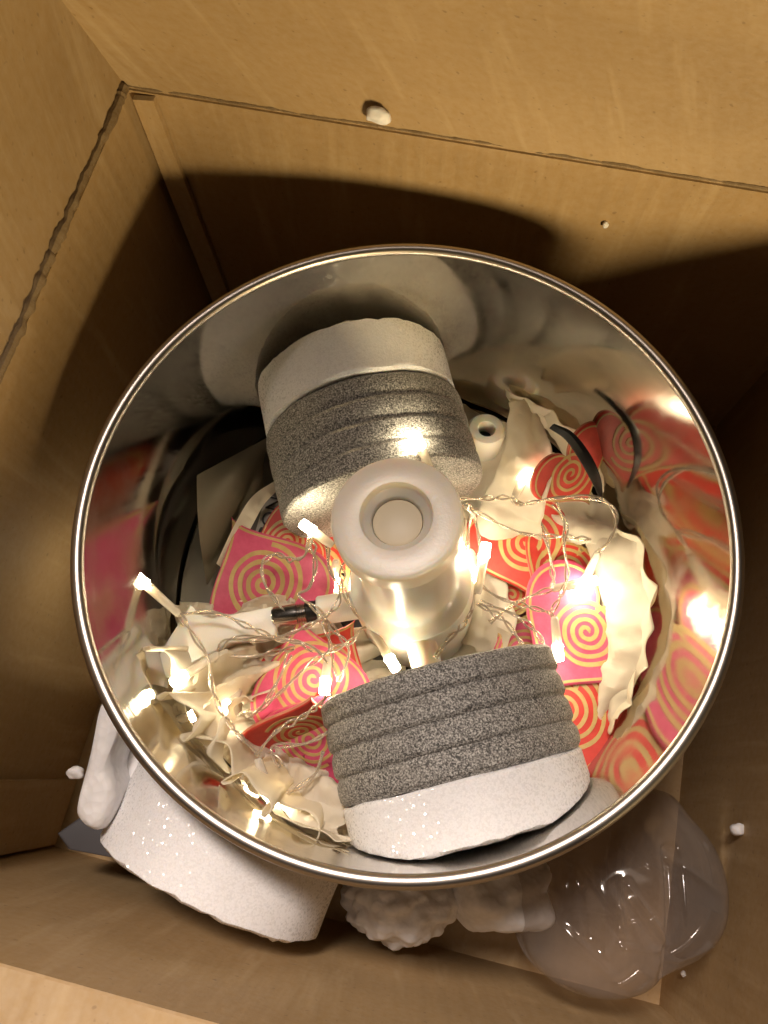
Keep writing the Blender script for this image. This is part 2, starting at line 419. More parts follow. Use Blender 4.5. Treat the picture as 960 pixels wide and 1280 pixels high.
# ---------------------------------------------------------------- granite rollers and their foam discs
def roller(o_, d, r, a0, a1, bands, label):
    p0 = o_ + d*a0; L = a1-a0
    th = empty('granite_roller', (p0+d*L/2).xy.to_3d()+Vector((0,0,o_.z-r)), label, 'roller', 'granite rollers on the post')
    prof = [(.03, 0), (r-.010, 0), (r-.004, .0025), (r-.001, .007)]
    bw = L/bands
    for k in range(bands):
        t = k*bw
        if k:
            prof += [(r, t-.008), (r-.0022, t-.0035), (r-.0050, t-.001), (r-.0050, t+.001), (r-.0030, t+.005), (r-.0006, t+.011)]
        prof += [(r, t+bw*.55)]
    prof += [(r-.001, L-.008), (r-.007, L), (.03, L)]
    Mx = axis(p0, d)
    v, f = lathe(prof, 96, Mx, False)
    v = [q + (Mx.to_3x3() @ Vector((0,0,1)))*nz(q, 60, 2)*.001 + Vector((nz(q, 40, 4), nz(q, 40, 5), nz(q, 40, 6)))*.0010 for q in v]
    obj('stone', v, f, GRANITE, th, sharp=22)
    v, f = lathe([(.0275, -.006), (.048, -.006), (.052, -.002), (.052, -.0005), (.0275, -.0005)], 40, Mx, True); obj('bushing', v, f, NYLON, th)
def foam_disc(o_, d, r, a0, a1, label, seed, lim=None, ragged=.004, outside=None):
    p0 = o_+d*a0; L = a1-a0
    Mx = axis(p0, d); nr = 10; prof = [(.02, 0)]+[(r*k/4*.98, 0) for k in range(1, 4)]+[(r-.004, 0), (r, .004)]+[(r, L*k/nr) for k in range(1, nr)]+[(r, L-.004), (r-.006, L)]+[(r*k/4*.97, L) for k in range(3, 0, -1)]+[(.02, L)]
    v, f = lathe(prof, 110, Mx); out = []
    for q in v:
        t = (q-p0).dot(d)/L
        q = q + d*(nz(q, 30, seed)*ragged+nz(q, 110, seed)*ragged*.7)*max(0, t-.55)*2.2 + Vector((nz(q,14,seed+1), nz(q,14,seed+2), nz(q,14,seed+3)))*.003
        if lim:
            rr = math.hypot(q.x, q.y)
            if rr > lim: q.x *= lim/rr; q.y *= lim/rr
        if outside:
            rr = math.hypot(q.x, q.y)
            if rr < outside: q.x *= outside/rr; q.y *= outside/rr
        out.append(q)
    o = obj('foam_disc', out, f, EPE, None, sharp=45)
    return tag(o, label, 'foam disc', 'white foam packing discs')
oF = Vector((.010, -.002, -.298)); oB = Vector((0, 0, -.305))
roller(oF, dF, .197, .176, .337, 4, 'grooved grey granite roller nearest the viewer, below the white cap')
foam_disc(oF, dF, .194, .3375, .424, 'bright white foam disc behind the nearer granite roller, against the near rim', 3, R-.010)
roller(oB, dB, .186, .140, .305, 4, 'grooved grey granite roller partly hidden behind the white cap')
foam_disc(oB+Vector((0,0,.012)), dB, .180, .3055, .405, 'greyish foam disc between the farther granite roller and the far drum wall', 5, R-.010)
E0 = P(262, 1104, -.30); dO = (P(262,1104,-.30)-P(297,1030,-.30)).normalized()
foam_disc(E0-dO*.15, dO, .183, 0, .15, 'large grey-white foam disc outside the drum, leaning below its lower left rim', 9, None, .0035, R+.012)

# ---------------------------------------------------------------- tissue paper
def limit(q, lim=R-.013, zmin=zb+.007):
    rr = math.hypot(q.x, q.y)
    if rr > lim: q.x *= lim/rr; q.y *= lim/rr
    if q.z < zmin: q.z = zmin + (zmin-q.z)*.05
    return q
def sheet_mesh(name, grid, label, thick=.0007):
    nu = len(grid); nv = len(grid[0])
    v = [q for row in grid for q in row]; f = [(i*nv+j, (i+1)*nv+j, (i+1)*nv+j+1, i*nv+j+1) for i in range(nu-1) for j in range(nv-1)]
    o = obj(name, v, f, TISSUE, None, sharp=28)
    md = o.modifiers.new('thickness', 'SOLIDIFY'); md.thickness = thick*.6; md.offset = 0
    return tag(o, label, 'tissue paper', 'sheets of cream tissue paper')
def crumple(q, s, seed):
    r = noise.ridged_multi_fractal(Vector(q)*s+Vector((seed*3.3, seed*1.9, 0)), 1.0, 2.1, 3, 1.0, 2.0)
    return r*.5
def floor_sheet(a0, a1, r0, r1, zlo, amp, s, seed, label, edge=.03, nu=110, nv=46):
    g = []
    for i in range(nu+1):
        row = []
        for j in range(nv+1):
            a = math.radians(a0+(a1-a0)*i/nu); t = j/nv
            rr = r0+(r1-r0)*t + edge*nz((a*2.2, t, seed), 2, seed)*(1 if j in (0, nv) else .6)
            q = Vector((rr*math.cos(a), rr*math.sin(a), 0))
            w = q + Vector((nz(q, 9, seed+1), nz(q, 9, seed+2), 0))*.035
            h = crumple(w, s, seed)*amp + nz(w, 5, seed+4)*amp*.7
            q.z = zlo + max(0, h) + .12*max(0, t-.75)*(1+nz((a*5, 0, seed), 1, seed))
            row.append(limit(q, rag(q, seed)))
        g.append(row)
    return sheet_mesh('tissue_paper', g, label)
def rag(q, seed):
    a = math.atan2(q.y, q.x); return R-.012-.024*abs(nz((math.cos(a)*4, math.sin(a)*4, q.z*9), 1.6, seed+11))
def strip(ctrl, label, seed, fold=.02, waves=1.5, rough=.008, nv=22, step=.012, s=16):
    """ctrl: (px, py, z, width in px, roll degrees)"""
    cs = [P(c_[0], c_[1], c_[2]) for c_ in ctrl]
    ex = [Vector((c_[3], c_[4], 0)) for c_ in ctrl]
    n = 14; pts = []; prm = []
    A = [cs[0]*2-cs[1]]+cs+[cs[-1]*2-cs[-2]]; E = [ex[0]]+ex+[ex[-1]]
    for i in range(1, len(A)-2):
        for k in range(n):
            t = k/n; a, b, c_, d = A[i-1:i+3]
            pts.append(.5*((2*b)+(c_-a)*t+(2*a-5*b+4*c_-d)*t*t+(3*b-a-3*c_+d)*t**3)); prm.append(E[i].lerp(E[i+1], t))
    pts.append(A[-2]); prm.append(E[-1])
    g = []
    for i, p in enumerate(pts):
        t = (pts[min(i+1, len(pts)-1)]-pts[max(i-1, 0)]).normalized()
        side = t.cross(Vector((0,0,1))).normalized(); nrm = side.cross(t)
        a = math.radians(prm[i].y); sd = side*math.cos(a)+nrm*math.sin(a); nn = sd.cross(t)
        w = prm[i].x*.00138; row = []
        for j in range(nv+1):
            u = j/nv-.5; uu = u*(1+.12*nz((i*.2, 0, seed), 1, seed))
            q = p + sd*w*uu + t*.03*nz((uu*3, i*.05, seed), 1.3, seed+8)*(1 if i in (0, len(pts)-1) else .3)
            h = fold*math.sin((uu*waves*2+.25*nz((i*.12, 0, 0), 1, seed))*math.pi) + (crumple(q, s, seed)-.5)*rough*2 + nz(q, 45, seed)*rough*.4
            row.append(limit(q + nn*h, rag(q, seed)))
        g.append(row)
    return sheet_mesh('tissue_paper', g, label)
floor_sheet(-66, 84, .135, .39, zb+.008, .032, 9, 1, 'cream tissue lying under the red and pink hearts on the right side')
floor_sheet(184, 268, .15, .452, zb+.05, .085, 11, 4, 'deeply crumpled cream tissue heaped on the lower left of the drum', .04)
floor_sheet(182, 272, .13, .437, zb+.012, .02, 7, 2, 'flat cream tissue lining the drum floor under the lower left heap', .006)
def ruffle(a0, a1, rad, z0, z1, amp, waves, seed, label, nu=240, nv=16):
    g = []
    for i in range(nu+1):
        row = []; u = i/nu
        ph = u*waves*2*math.pi + 2.2*nz((u*5, 0, seed), 1, seed)
        w = math.sin(ph)+.35*math.sin(2.3*ph+seed); am = amp*(.6+.7*abs(nz((u*6, 3, seed), 1, seed)))
        top = z1 + .06*nz((u*5, 1, seed), 1, seed) + .02*math.sin(ph)
        for j in range(nv+1):
            t = j/nv; a = math.radians(a0+(a1-a0)*u)+.05*math.cos(ph)*t
            rr = rad - .105*(1-t)**1.2 + am*w*(.15+.85*t) + .006*nz((u*30, t*4, seed), 1, seed)
            q = Vector((rr*math.cos(a), rr*math.sin(a), z0+(top-z0)*t + .006*nz((u*20, t*5, seed+2), 1, seed)))
            row.append(limit(q, R-.0085))
        g.append(row)
    return sheet_mesh('tissue_paper', g, label)
ruffle(196, 252, .424, zb+.02, -.235, .021, 5.2, 3, 'scalloped tissue ruffle standing along the lower left drum wall')
floor_sheet(-62, 92, .28, .437, zb+.006, .012, 7, 12, 'flat cream tissue lining the drum floor at the right wall', .006)
strip([(655,505,-.30,46,15), (660,545,-.27,58,5), (656,590,-.30,66,-10), (640,640,-.36,84,-20), (628,690,-.44,90,-8)], 'glowing tissue strip lit from behind beside the farther granite roller', 21, .012, .8, .008)
strip([(744,645,-.41,44,-10), (772,690,-.375,84,-48), (788,745,-.345,104,-62), (793,795,-.340,100,-64), (786,842,-.352,80,-58), (766,888,-.39,38,-5), (750,945,-.41,32,20), (733,985,-.43,26,20)], 'long twisted tissue ribbon running down the right side over the hearts', 23, .014, .75, .006)
strip([(784,850,-.37,70,-55), (786,880,-.36,80,-60), (792,905,-.35,60,-60), (802,932,-.33,24,-50)], 'short curled tissue tail against the right drum wall', 25, .012, 1, .006)
strip([(640,500,-.36,34,-20), (690,510,-.36,60,-40), (728,528,-.37,84,-50), (764,552,-.38,70,-50), (782,590,-.40,40,-40)], 'pale tissue draped along the far right drum wall', 27, .016, 1.4, .007)
strip([(690,640,-.42,60,0), (735,652,-.40,70,15), (775,662,-.40,56,20)], 'small rumpled tissue piece above the red hearts on the right', 29, .014, 1.2, .010)
strip([(305,950,-.37,40,20), (335,992,-.34,90,10), (385,1015,-.31,84,8), (430,1030,-.30,64,8)], 'flat folded tissue with glowing light beneath, left of the nearer foam disc', 31, .010, 1.6, .016)
strip([(290,1015,-.33,30,25), (345,1045,-.28,44,30), (432,1064,-.25,34,30)], 'narrow tissue band pressed along the near left rim', 33, .008, .8, .004)
strip([(232,985,-.34,40,60), (255,935,-.30,60,40), (262,885,-.31,70,20), (285,850,-.33,80,0), (330,830,-.37,70,-10)], 'curled tissue fold standing around the lower left lights', 35, .026, 2.2, .022)
strip([(318,800,-.42,50,0), (350,815,-.40,60,10), (400,830,-.42,60,5), (440,810,-.42,50,0), (480,800,-.45,30,0)], 'peach lit tissue lying under the metal bolt', 37, .014, 1.2, .008)
strip([(590,640,-.44,60,0), (604,720,-.42,56,10), (612,770,-.42,70,10), (600,815,-.44,60,0)], 'tissue tucked between the white post and the red hearts', 39, .012, 1, .008)

# ---------------------------------------------------------------- hearts
def heart_outline(n=72):
    out = []
    for k in range(n):
        t = 2*math.pi*k/n
        x = 16*math.sin(t)**3; y = 13*math.cos(t)-5*math.cos(2*t)-2*math.cos(3*t)-math.cos(4*t)
        out.append(Vector((x/17, (y+1.5)/16)))
    return out
HO = heart_outline()
HEARTS = 'painted hearts with gold spirals'
def ribbon(pts, w, z, Mx, closed=False):
    n = len(pts); vs, fs = [], []
    for i, p in enumerate(pts):
        a = pts[(i-1) % n] if closed or i else p; b = pts[(i+1) % n] if closed or i < n-1 else p
        t = (b-a).normalized(); s = Vector((-t.y, t.x))
        ww = w*(1+.22*nz((i*.35, z*9, w*50), 1))
        for sg in (-1, 1):
            e = p + s*sg*ww
            vs.append(Mx @ Vector((e.x, e.y, z))); vs.append(Mx @ Vector((e.x*.999, e.y*.999, z-.0012)))
    for i in range(n if closed else n-1):
        j = (i+1) % n
        fs += [(i*4, j*4, j*4+2, i*4+2), (i*4, i*4+1, j*4+1, j*4), (i*4+2, j*4+2, j*4+3, i*4+3)]
    return vs, fs
def heart(x, y, z, tip, size, col, label, tilt=(0, 0), spiral=(0, .05), turns=4.2, rmax=.56, th=.009, off=0, border=True):
    """tip: direction the point looks to in the photograph, degrees counter-clockwise from right"""
    c_ = P(x, y, z); s = size*.00138/2*1.17
    a = math.radians(tip+90)
    Mx = Matrix.Translation(c_) @ Matrix.Rotation(math.radians(tilt[0]), 4, 'X') @ Matrix.Rotation(math.radians(tilt[1]), 4, 'Y') @ Matrix.Rotation(a, 4, 'Z')
    n = len(HO); prof = [(.955, 0), (1, .0022), (1, th-.0022), (.965, th)]
    vs = [Mx @ Vector((p.x*s*k, p.y*s*k, zz)) for k, zz in prof for p in HO]
    fs = [(q*n+i, q*n+(i+1) % n, (q+1)*n+(i+1) % n, (q+1)*n+i) for q in range(3) for i in range(n)]
    fs += [list(range(n))[::-1]]
    cv = len(vs)
    # the painted face, fanned from a spine so that the notch stays clean
    fs += [[3*n+i for i in range(n)]]
    o = obj('painted_heart', vs, fs, col, None, sharp=25)
    o.data.materials.append(EDGE)
    for p in o.data.polygons[:3*n-n+n]: p.material_index = 1 if p.index < 2*n else 0
    tag(o, label, 'heart', HEARTS)
    hr = random.Random(int(x*7+y)); turns *= hr.uniform(.82, 1.08); off += hr.uniform(-1, 5); sw = hr.uniform(1.0, 1.5); pts = []
    for k in range(int(turns*40)):
        a_ = 2*math.pi*k/40; r = rmax*s*(.035+.965*k/(turns*40))
        r *= 1+.05*nz((math.cos(a_)*1.3, math.sin(a_)*1.3, k*.012), 1, x)
        q = Vector((spiral[0]*s+r*math.cos(a_+off), spiral[1]*s+r*math.sin(a_+off)))
        pts.append(q)
    v, f = ribbon(pts, s*.026*sw, th+.0009, Mx); obj('spiral', v, f, GOLD, o, sharp=30)
    if border:
        v, f = ribbon([p*s*.925 for p in HO], s*.017, th+.0008, Mx, True); obj('border', v, f, GOLD, o, sharp=30)
    return o
heart(327,722,-.40, 118, 168, PINK, 'pink heart with gold spiral on the left, between dark card and metal bolt', (10, -8), (0, .10), 4.8, .56)
heart(392,705,-.43, 160, 140, RED, 'red heart lit orange behind the left pink heart, next to the white cap', (0, 6), (.1, .1))
heart(356,680,-.412, 200, 104, RED, 'dull red heart half hidden beside the grey paper with black letters', (4, 0), (0, .1))
heart(385,845,-.37, 100, 140, PINK, 'bright pink heart with gold rings left of the nearer granite roller', (12, 4), (-.08, .05), 4.6, .62)
heart(405,840,-.40, 60, 140, RED, 'red heart peeping out under the lower left pink heart', (4, 4), (0, .1))
heart(376,905,-.34, 75, 130, RED, 'red heart standing on edge below the lower left pink heart', (68, 10), (0, .1), border=False)
heart(392,915,-.36, 70, 120, PINK, 'pink heart tilted in the stack against the nearer granite roller', (30, -12), (0, .1), border=False)
heart(388,930,-.39, 80, 130, RED, 'lowest red heart of the stack against the nearer granite roller', (22, -10), (0, .1), border=False)
heart(650,690,-.415, 285, 136, RED, 'red heart with clear gold spiral just right of the white cap', (0, -6), (.15, .12), 4.4)
heart(705,716,-.412, 232, 136, RED, 'red heart lying on top of another, between twisted wires on the right', (-3, 4), (.05, .05), 4.8, .6)
heart(638,748,-.45, 250, 110, RED, 'mostly covered red heart under the two right red hearts', (0, 0))
heart(742,750,-.42, 300, 110, RED, 'red heart under the brightest light beside the tissue ribbon', (0, 10))
heart(722,797,-.388, 232, 172, PINK, 'large pink heart with gold spiral right of the nearer roller top', (-2, 2), (.04, .12), 3.8, .46)
heart(655,822,-.45, 200, 120, PINK, 'dark pink heart half hidden behind the top edge of the nearer roller', (0, 0))
heart(716,902,-.392, 262, 160, RED, 'red heart with gold rings right beside the nearer granite roller', (-2, 2), (-.12, .12), 4.6, .62)
heart(716,590,-.33, 300, 120, RED, 'orange lit red heart leaning by the black rubber strip', (50, 30), (-.1, .1), 4, .55)
heart(800,680,-.462, 300, 120, RED, 'red heart at the foot of the right drum wall', (-6, -20), (0, .1))
heart(795,850,-.462, 300, 120, PINK, 'pink heart at the foot of the right drum wall under tissue', (0, -24), (0, .1))

# ---------------------------------------------------------------- dark card, papers, rubber strip, bushing, scraper
def thick_sheet(name, grid, th, m, parent=None):
    nu, nv = len(grid), len(grid[0]); v = []
    for l in (0, 1):
        for row in grid:
            for q in row: v.append(Vector(q)+Vector((0,0,-th*l)))
    K = nu*nv; q = lambda i, j, l: l*K+i*nv+j; f = []
    for i in range(nu-1):
        for j in range(nv-1):
            for l in (0, 1): f.append((q(i,j,l), q(i+1,j,l), q(i+1,j+1,l), q(i,j+1,l)))
    for i in range(nu-1):
        for j in (0, nv-1): f.append((q(i,j,0), q(i+1,j,0), q(i+1,j,1), q(i,j,1)))
    for j in range(nv-1):
        for i in (0, nu-1): f.append((q(i,j,0), q(i,j+1,0), q(i,j+1,1), q(i,j,1)))
    return obj(name, v, f, m, parent, sharp=40)
def quad_sheet(pts, bulge, nu=20, nv=14):
    """pts: four (px, py, z) corners"""
    a, b, c_, d = [P(*q) for q in pts]; g = []
    for i in range(nu+1):
        row = []
        for j in range(nv+1):
            s, t = i/nu, j/nv
            q = a*(1-s)*(1-t)+b*s*(1-t)+c_*s*t+d*(1-s)*t
            q.z += bulge*math.sin(math.pi*s)*(.6+.4*math.sin(math.pi*t))
            row.append(limit(q, R-.012))
        g.append(row)
    return g
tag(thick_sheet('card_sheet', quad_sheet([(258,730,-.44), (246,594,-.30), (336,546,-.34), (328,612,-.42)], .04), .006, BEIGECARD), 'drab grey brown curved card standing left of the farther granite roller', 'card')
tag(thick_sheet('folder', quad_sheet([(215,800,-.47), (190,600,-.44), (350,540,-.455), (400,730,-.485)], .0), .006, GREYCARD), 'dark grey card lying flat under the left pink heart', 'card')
cs = [P(272,706,-.41), P(298,656,-.39), P(318,624,-.37), P(345,603,-.36)]
g = []
for i, q in enumerate(spline(cs, .006)):
    t = i/40; w = .010+.010*math.sin(min(1, t*1.3)*math.pi)
    g.append([q+Vector((.0, .0, w)), q+Vector((w*.9, -w*.6, -w*.4))])
tag(thick_sheet('paper_strip', g, .003, TISSUE), 'torn cream paper strip lying along the dark card', 'paper strip')
LP = empty('leaflet', P(335,650,-.44), 'grey paper leaflet with black capital letters under the farther roller', 'leaflet')
thick_sheet('page', quad_sheet([(308,704,-.418), (333,616,-.405), (366,632,-.405), (346,712,-.418)], 0), .003, GREYPAPER, LP)
fc = bpy.data.curves.new('lettering', 'FONT'); fc.body = 'CON'; fc.size = .0125; fc.extrude = .0001; fc.align_x = 'CENTER'; fc.align_y = 'CENTER'
fo = bpy.data.objects.new('lettering_source', fc); COL.objects.link(fo)
dg = bpy.context.evaluated_depsgraph_get(); tm = bpy.data.meshes.new_from_object(fo.evaluated_get(dg)); bpy.data.objects.remove(fo)
tm.name = 'lettering'; tm.materials.clear(); tm.materials.append(INK)
to = bpy.data.objects.new('lettering', tm); COL.objects.link(to); to.parent = LP
ea = (P(342,632,-.42)-P(328,660,-.42)).normalized(); en = Vector((-ea.y, ea.x, .0)); eu = ea.cross(en)
a0_, b0_, c0_ = P(308,704,-.418), P(333,616,-.405), P(366,632,-.405)
en = (c0_-b0_).cross(a0_-b0_).normalized(); en = en if en.z > 0 else -en
ea = (b0_-a0_).normalized(); ey = en.cross(ea)
ctr = (P(308,704,-.418)*.32+P(333,616,-.405)*.68)*.62+(P(346,712,-.418)*.32+P(366,632,-.405)*.68)*.38
to.matrix_local = Matrix.Translation(W(ctr+en*.0035)-LP.location) @ Matrix((ea, ey, en)).transposed().to_4x4()

# black rubber strip, a thin crescent standing on edge
cs = spline([P(690,532,-.26), P(712,545,-.25), P(732,572,-.26), P(746,600,-.30), P(752,622,-.36)], .006); g = []
for i, q in enumerate(cs):
    t = i/(len(cs)-1); w = .005+.015*math.sin(math.pi*min(1, t*.85+.12))
    d = Vector((.75, .55, .4)).normalized(); g.append([q-d*w*.5, q+Vector((0,0,.004)), q+d*w*.5])
tag(thick_sheet('rubber_strip', g, .004, RUBBER), 'curved black rubber strip over the orange lit heart', 'rubber strip')

# white plastic bush with a dark hole
bt = empty('plastic_bush', P(604,556,-.47), 'small white plastic bush with a hole beside the farther roller', 'bush')
q0 = P(602,558,-.47); q1 = P(604,548,-.40); Mx = axis(q0, Vector((.05,.1,1))); L = (q1-q0).length
v, f = lathe([(.016, 0), (.036, 0), (.039, .005), (.039, L-.008), (.034, L), (.018, L), (.016, L-.004)], 40, Mx, True); obj('sleeve', v, f, NYLON, bt)
v, f = lathe([(.001, .004), (.0155, .004), (.0155, L*.5), (.001, L*.5)], 24, Mx); obj('core', v, f, RUBBER, bt)  # black fill stands in for the shade inside the hole

# scraper arm: tube, threaded bolt, collar and blade
zs = -.335
sc = empty('scraper_arm', P(345,775,zs), 'white plastic scraper arm with chromed bolt pointing left from the post', 'scraper')
a_, b_ = P(343,772,zs), P(445,756,zs+.01); dS = (b_-a_).normalized()
def seg(x0, x1): return (P(x0, 772-16*(x0-343)/102, zs)-a_).length, (P(x1, 772-16*(x1-343)/102, zs)-a_).length
Mx = axis(a_, dS)
t0, t1 = .0, seg(343,372)[1]; v, f = lathe([(.001, -.002), (.0165, -.002), (.0185, .002), (.0185, t1), (.001, t1)], 36, Mx); obj('bolt', v, f, CHROME, sc)
t2 = seg(343,384)[1]; pr = [(.001, t1)]
for k in range(4):
    z_ = t1+.0005+(t2-t1)*k/4; pr += [(.0150, z_), (.0180, z_+(t2-t1)*.10), (.0180, z_+(t2-t1)*.15), (.0150, z_+(t2-t1)*.23)]
pr += [(.001, t2)]; v, f = lathe(pr, 36, Mx); obj('thread', v, f, CHROME, sc, sharp=25)
t3 = seg(343,398)[1]; v, f = lathe([(.001, t2), (.0175, t2), (.019, t2+.002), (.019, t3), (.001, t3)], 36, Mx); obj('collar', v, f, RUBBER, sc)
t4 = seg(343,455)[1]; v, f = lathe([(.001, t3), (.023, t3), (.0255, t3+.003), (.0255, t4), (.001, t4)], 40, Mx); obj('tube', v, f, NYLON, sc)
def flat(px, z0, z1, bev=.004): return prism([P(x, y, z1).xy for x, y in px], z0, z1, bev)
v, f = flat([(238,755),(250,768),(265,772),(340,758),(345,768),(344,797),(290,803),(240,828),(222,850),(205,846),(188,834)], zs-.012, zs+.010); obj('blade', v, f, NYLON, sc, sharp=40)

# ---------------------------------------------------------------- fairy lights: one string, many bulbs
fl = empty('fairy_lights', P(560,760,-.40), 'string of warm fairy lights on clear twisted wire tangled over the hearts', 'fairy lights')
def twisted(ctrl, name='wire'):
    pts = spline([P(*q) for q in ctrl], .0045); n = len(pts); ph = random.random()*6
    pair = []
    L = 0
    offs = ([], [])
    for i, p in enumerate(pts):
        if i: L += (pts[i]-pts[i-1]).length
        t = (pts[min(i+1, n-1)]-pts[max(i-1, 0)]).normalized()
        a = t.orthogonal().normalized(); s = t.cross(Vector((0,0,1))).normalized(); a = s.cross(t)
        w = ph + L*2*math.pi/.085+1.5*math.sin(L*23+ph); r = .0028*(1+.5*math.sin(L*37+ph)+.35*math.sin(L*81+2*ph))
        for k, o_ in enumerate(offs): o_.append(p + (s*math.cos(w+k*math.pi)+a*math.sin(w+k*math.pi))*r)
    parts = [tube(o_, .0021, 7) for o_ in offs]
    v, f = merge(*parts); ob = obj(name, v, f, PVC, fl, sharp=0)
    v, f = merge(*[tube(o_, .0011, 5) for o_ in offs]); obj('core', v, f, WIRE, ob, sharp=0)
def bulb(x0, y0, z0, x1, y1, z1):
    """LED tip first, then the end of its clear sleeve"""
    p, q = P(x0, y0, z0), P(x1, y1, z1); d = (q-p).normalized(); L = (q-p).length; Mx = axis(p, d)
    v, f = lathe([(.001, .0015), (.0045, 0), (.0078, .0012), (.0086, .004), (.0086, .021), (.0096, .0225), (.0096, .026), (.001, .026)], 16, Mx)
    b_ = obj('bulb', v, f, LED, fl, sharp=30)
    v, f = lathe([(.0083, .0265), (.0086, .030), (.0078, .05), (.0070, L-.006), (.0058, L), (.0045, L), (.006, L-.01), (.0066, .05), (.0070, .0265)], 14, Mx, True)
    obj('sleeve', v, f, SLEEVE, b_, sharp=0)
    v, f = merge(*[tube([Mx @ Vector((sx*.0022, 0, .0265)), Mx @ Vector((sx*.002, .001, L*.6)), Mx @ Vector((sx*.0016, 0, L))], .0009, 4) for sx in (-1, 1)])
    obj('lead', v, f, WIRE, b_, sharp=0)
BULBS = [(168,718,-.24,224,768,-.29), (215,854,-.25,272,818,-.31), (376,653,-.20,416,682,-.21), (518,542,-.105,542,596,-.17),
         (608,678,-.27,597,742,-.30), (590,708,-.30,588,762,-.32), (699,826,-.30,693,772,-.31), (747,725,-.31,690,736,-.33),
         (496,838,-.27,462,782,-.30), (405,868,-.28,410,822,-.30), (574,700,-.38,580,648,-.36), (343,1010,-.30,322,948,-.29),
         (661,586,-.305,643,622,-.30), (724,742,-.37,748,690,-.33), (418,738,-.40,420,700,-.36), (272,893,-.315,300,862,-.33), (318,1000,-.385,300,960,-.38), (232,905,-.40,262,872,-.38)]  # last two bulbs are added, buried to brighten the lower left tissue
for b_ in BULBS: bulb(*b_)
WIRES = [
 [(223,768,-.29),(270,766,-.28),(310,783,-.28),(350,799,-.28),(385,806,-.28),(406,824,-.29),(409,842,-.30)],
 [(225,769,-.29),(244,798,-.28),(260,824,-.27),(265,858,-.27),(278,892,-.28),(300,920,-.29),(320,940,-.30)],
 [(320,944,-.30),(345,915,-.28),(376,898,-.26),(398,882,-.22),(412,866,-.14)],
 [(272,818,-.32),(285,800,-.31),(325,796,-.31),(362,800,-.31),(392,812,-.31)],
 [(273,816,-.32),(308,821,-.32),(345,815,-.32),(368,810,-.31)],
 [(315,893,-.34),(330,880,-.33),(348,850,-.32),(362,818,-.31)],
 [(300,892,-.36),(318,891,-.34),(350,866,-.31),(385,832,-.29),(412,814,-.28),(440,801,-.28),(450,788,-.29),(462,782,-.30)],
 [(388,672,-.22),(380,695,-.27),(362,700,-.31),(345,693,-.33),(328,705,-.34),(331,730,-.34),(346,752,-.33),(356,766,-.32)],
 [(390,670,-.21),(394,708,-.27),(386,735,-.29),(373,744,-.30),(398,764,-.29),(420,790,-.29),(436,812,-.29),(430,838,-.30),(423,852,-.31)],
 [(410,680,-.21),(412,712,-.24),(424,735,-.26),(420,758,-.27),(392,779,-.28),(350,796,-.29),(312,802,-.29)],
 [(428,705,-.22),(430,738,-.26),(444,765,-.29),(462,783,-.30)],
 [(404,772,-.29),(412,802,-.30),(416,832,-.31),(424,852,-.31)],
 [(558,622,-.20),(600,623,-.26),(636,622,-.29),(652,630,-.29),(690,623,-.29),(726,621,-.29),(757,627,-.29),(771,648,-.30),(762,675,-.31),(748,690,-.33)],
 [(642,620,-.31),(640,626,-.30),(650,632,-.29)],
 [(580,630,-.30),(604,644,-.33),(630,658,-.34),(660,668,-.34),(705,671,-.34),(738,674,-.35)],
 [(693,629,-.30),(707,654,-.31),(705,682,-.32),(709,714,-.32),(702,742,-.31),(690,765,-.31),(692,772,-.31)],
 [(597,728,-.31),(622,746,-.32),(655,757,-.32),(688,766,-.31)],
 [(596,754,-.31),(626,772,-.32),(642,790,-.32),(652,806,-.32),(655,822,-.30)],
 [(600,752,-.32),(640,767,-.32),(666,786,-.32),(684,814,-.31),(692,846,-.28)],
 [(612,778,-.35),(640,757,-.34),(666,744,-.33),(690,736,-.33)],
 [(590,762,-.32),(575,785,-.30),(560,800,-.29),(544,822,-.27)],
 [(596,742,-.30),(600,690,-.31),(594,650,-.32),(584,632,-.28)],
 [(588,762,-.32),(582,720,-.34),(585,670,-.34),(590,640,-.32)],
 [(672,640,-.39),(684,680,-.38),(690,712,-.38),(691,736,-.36)],
 [(352,958,-.30),(340,935,-.31),(380,930,-.29),(412,916,-.24)],
 [(344,985,-.31),(358,992,-.30),(392,970,-.28),(404,940,-.25)],
 [(542,594,-.17),(552,610,-.20),(570,622,-.24)],
]
for w_ in WIRES: twisted(w_)

# ---------------------------------------------------------------- packing outside the drum
def eps_prism(name, px, z1, z0, bev, label, cat='foam block'):
    v, f = prism(smooth_poly([P(x, y, z1).xy for x, y in px], 5), z0, z1, bev)
    return tag(obj(name, v, f, EPS, None, sharp=0), label, cat)
eps_prism('foam_block', [(128,872),(112,930),(94,1000),(95,1024),(116,1038),(134,1018),(142,985),(136,950),(150,900)], -.16, FLOOR+.004, .018, 'upright white polystyrene block with rounded corner by the left drum rim')
eps_prism('foam_block', [(158,925),(146,960),(150,990),(175,1000),(196,985),(188,950)], -.24, FLOOR+.004, .014, 'small pale foam piece wedged between the upright block and foam disc')
v, f = prism([P(x, y, -.36).xy for x, y in [(70,1042),(84,1062),(240,1092),(300,1075),(300,1020),(150,985)]], FLOOR+.004, -.36, .008)
tag(obj('plastic_case', v, f, DARKPLASTIC, None, sharp=40), 'dark grey plastic case under the foam disc in the lower left corner', 'case')
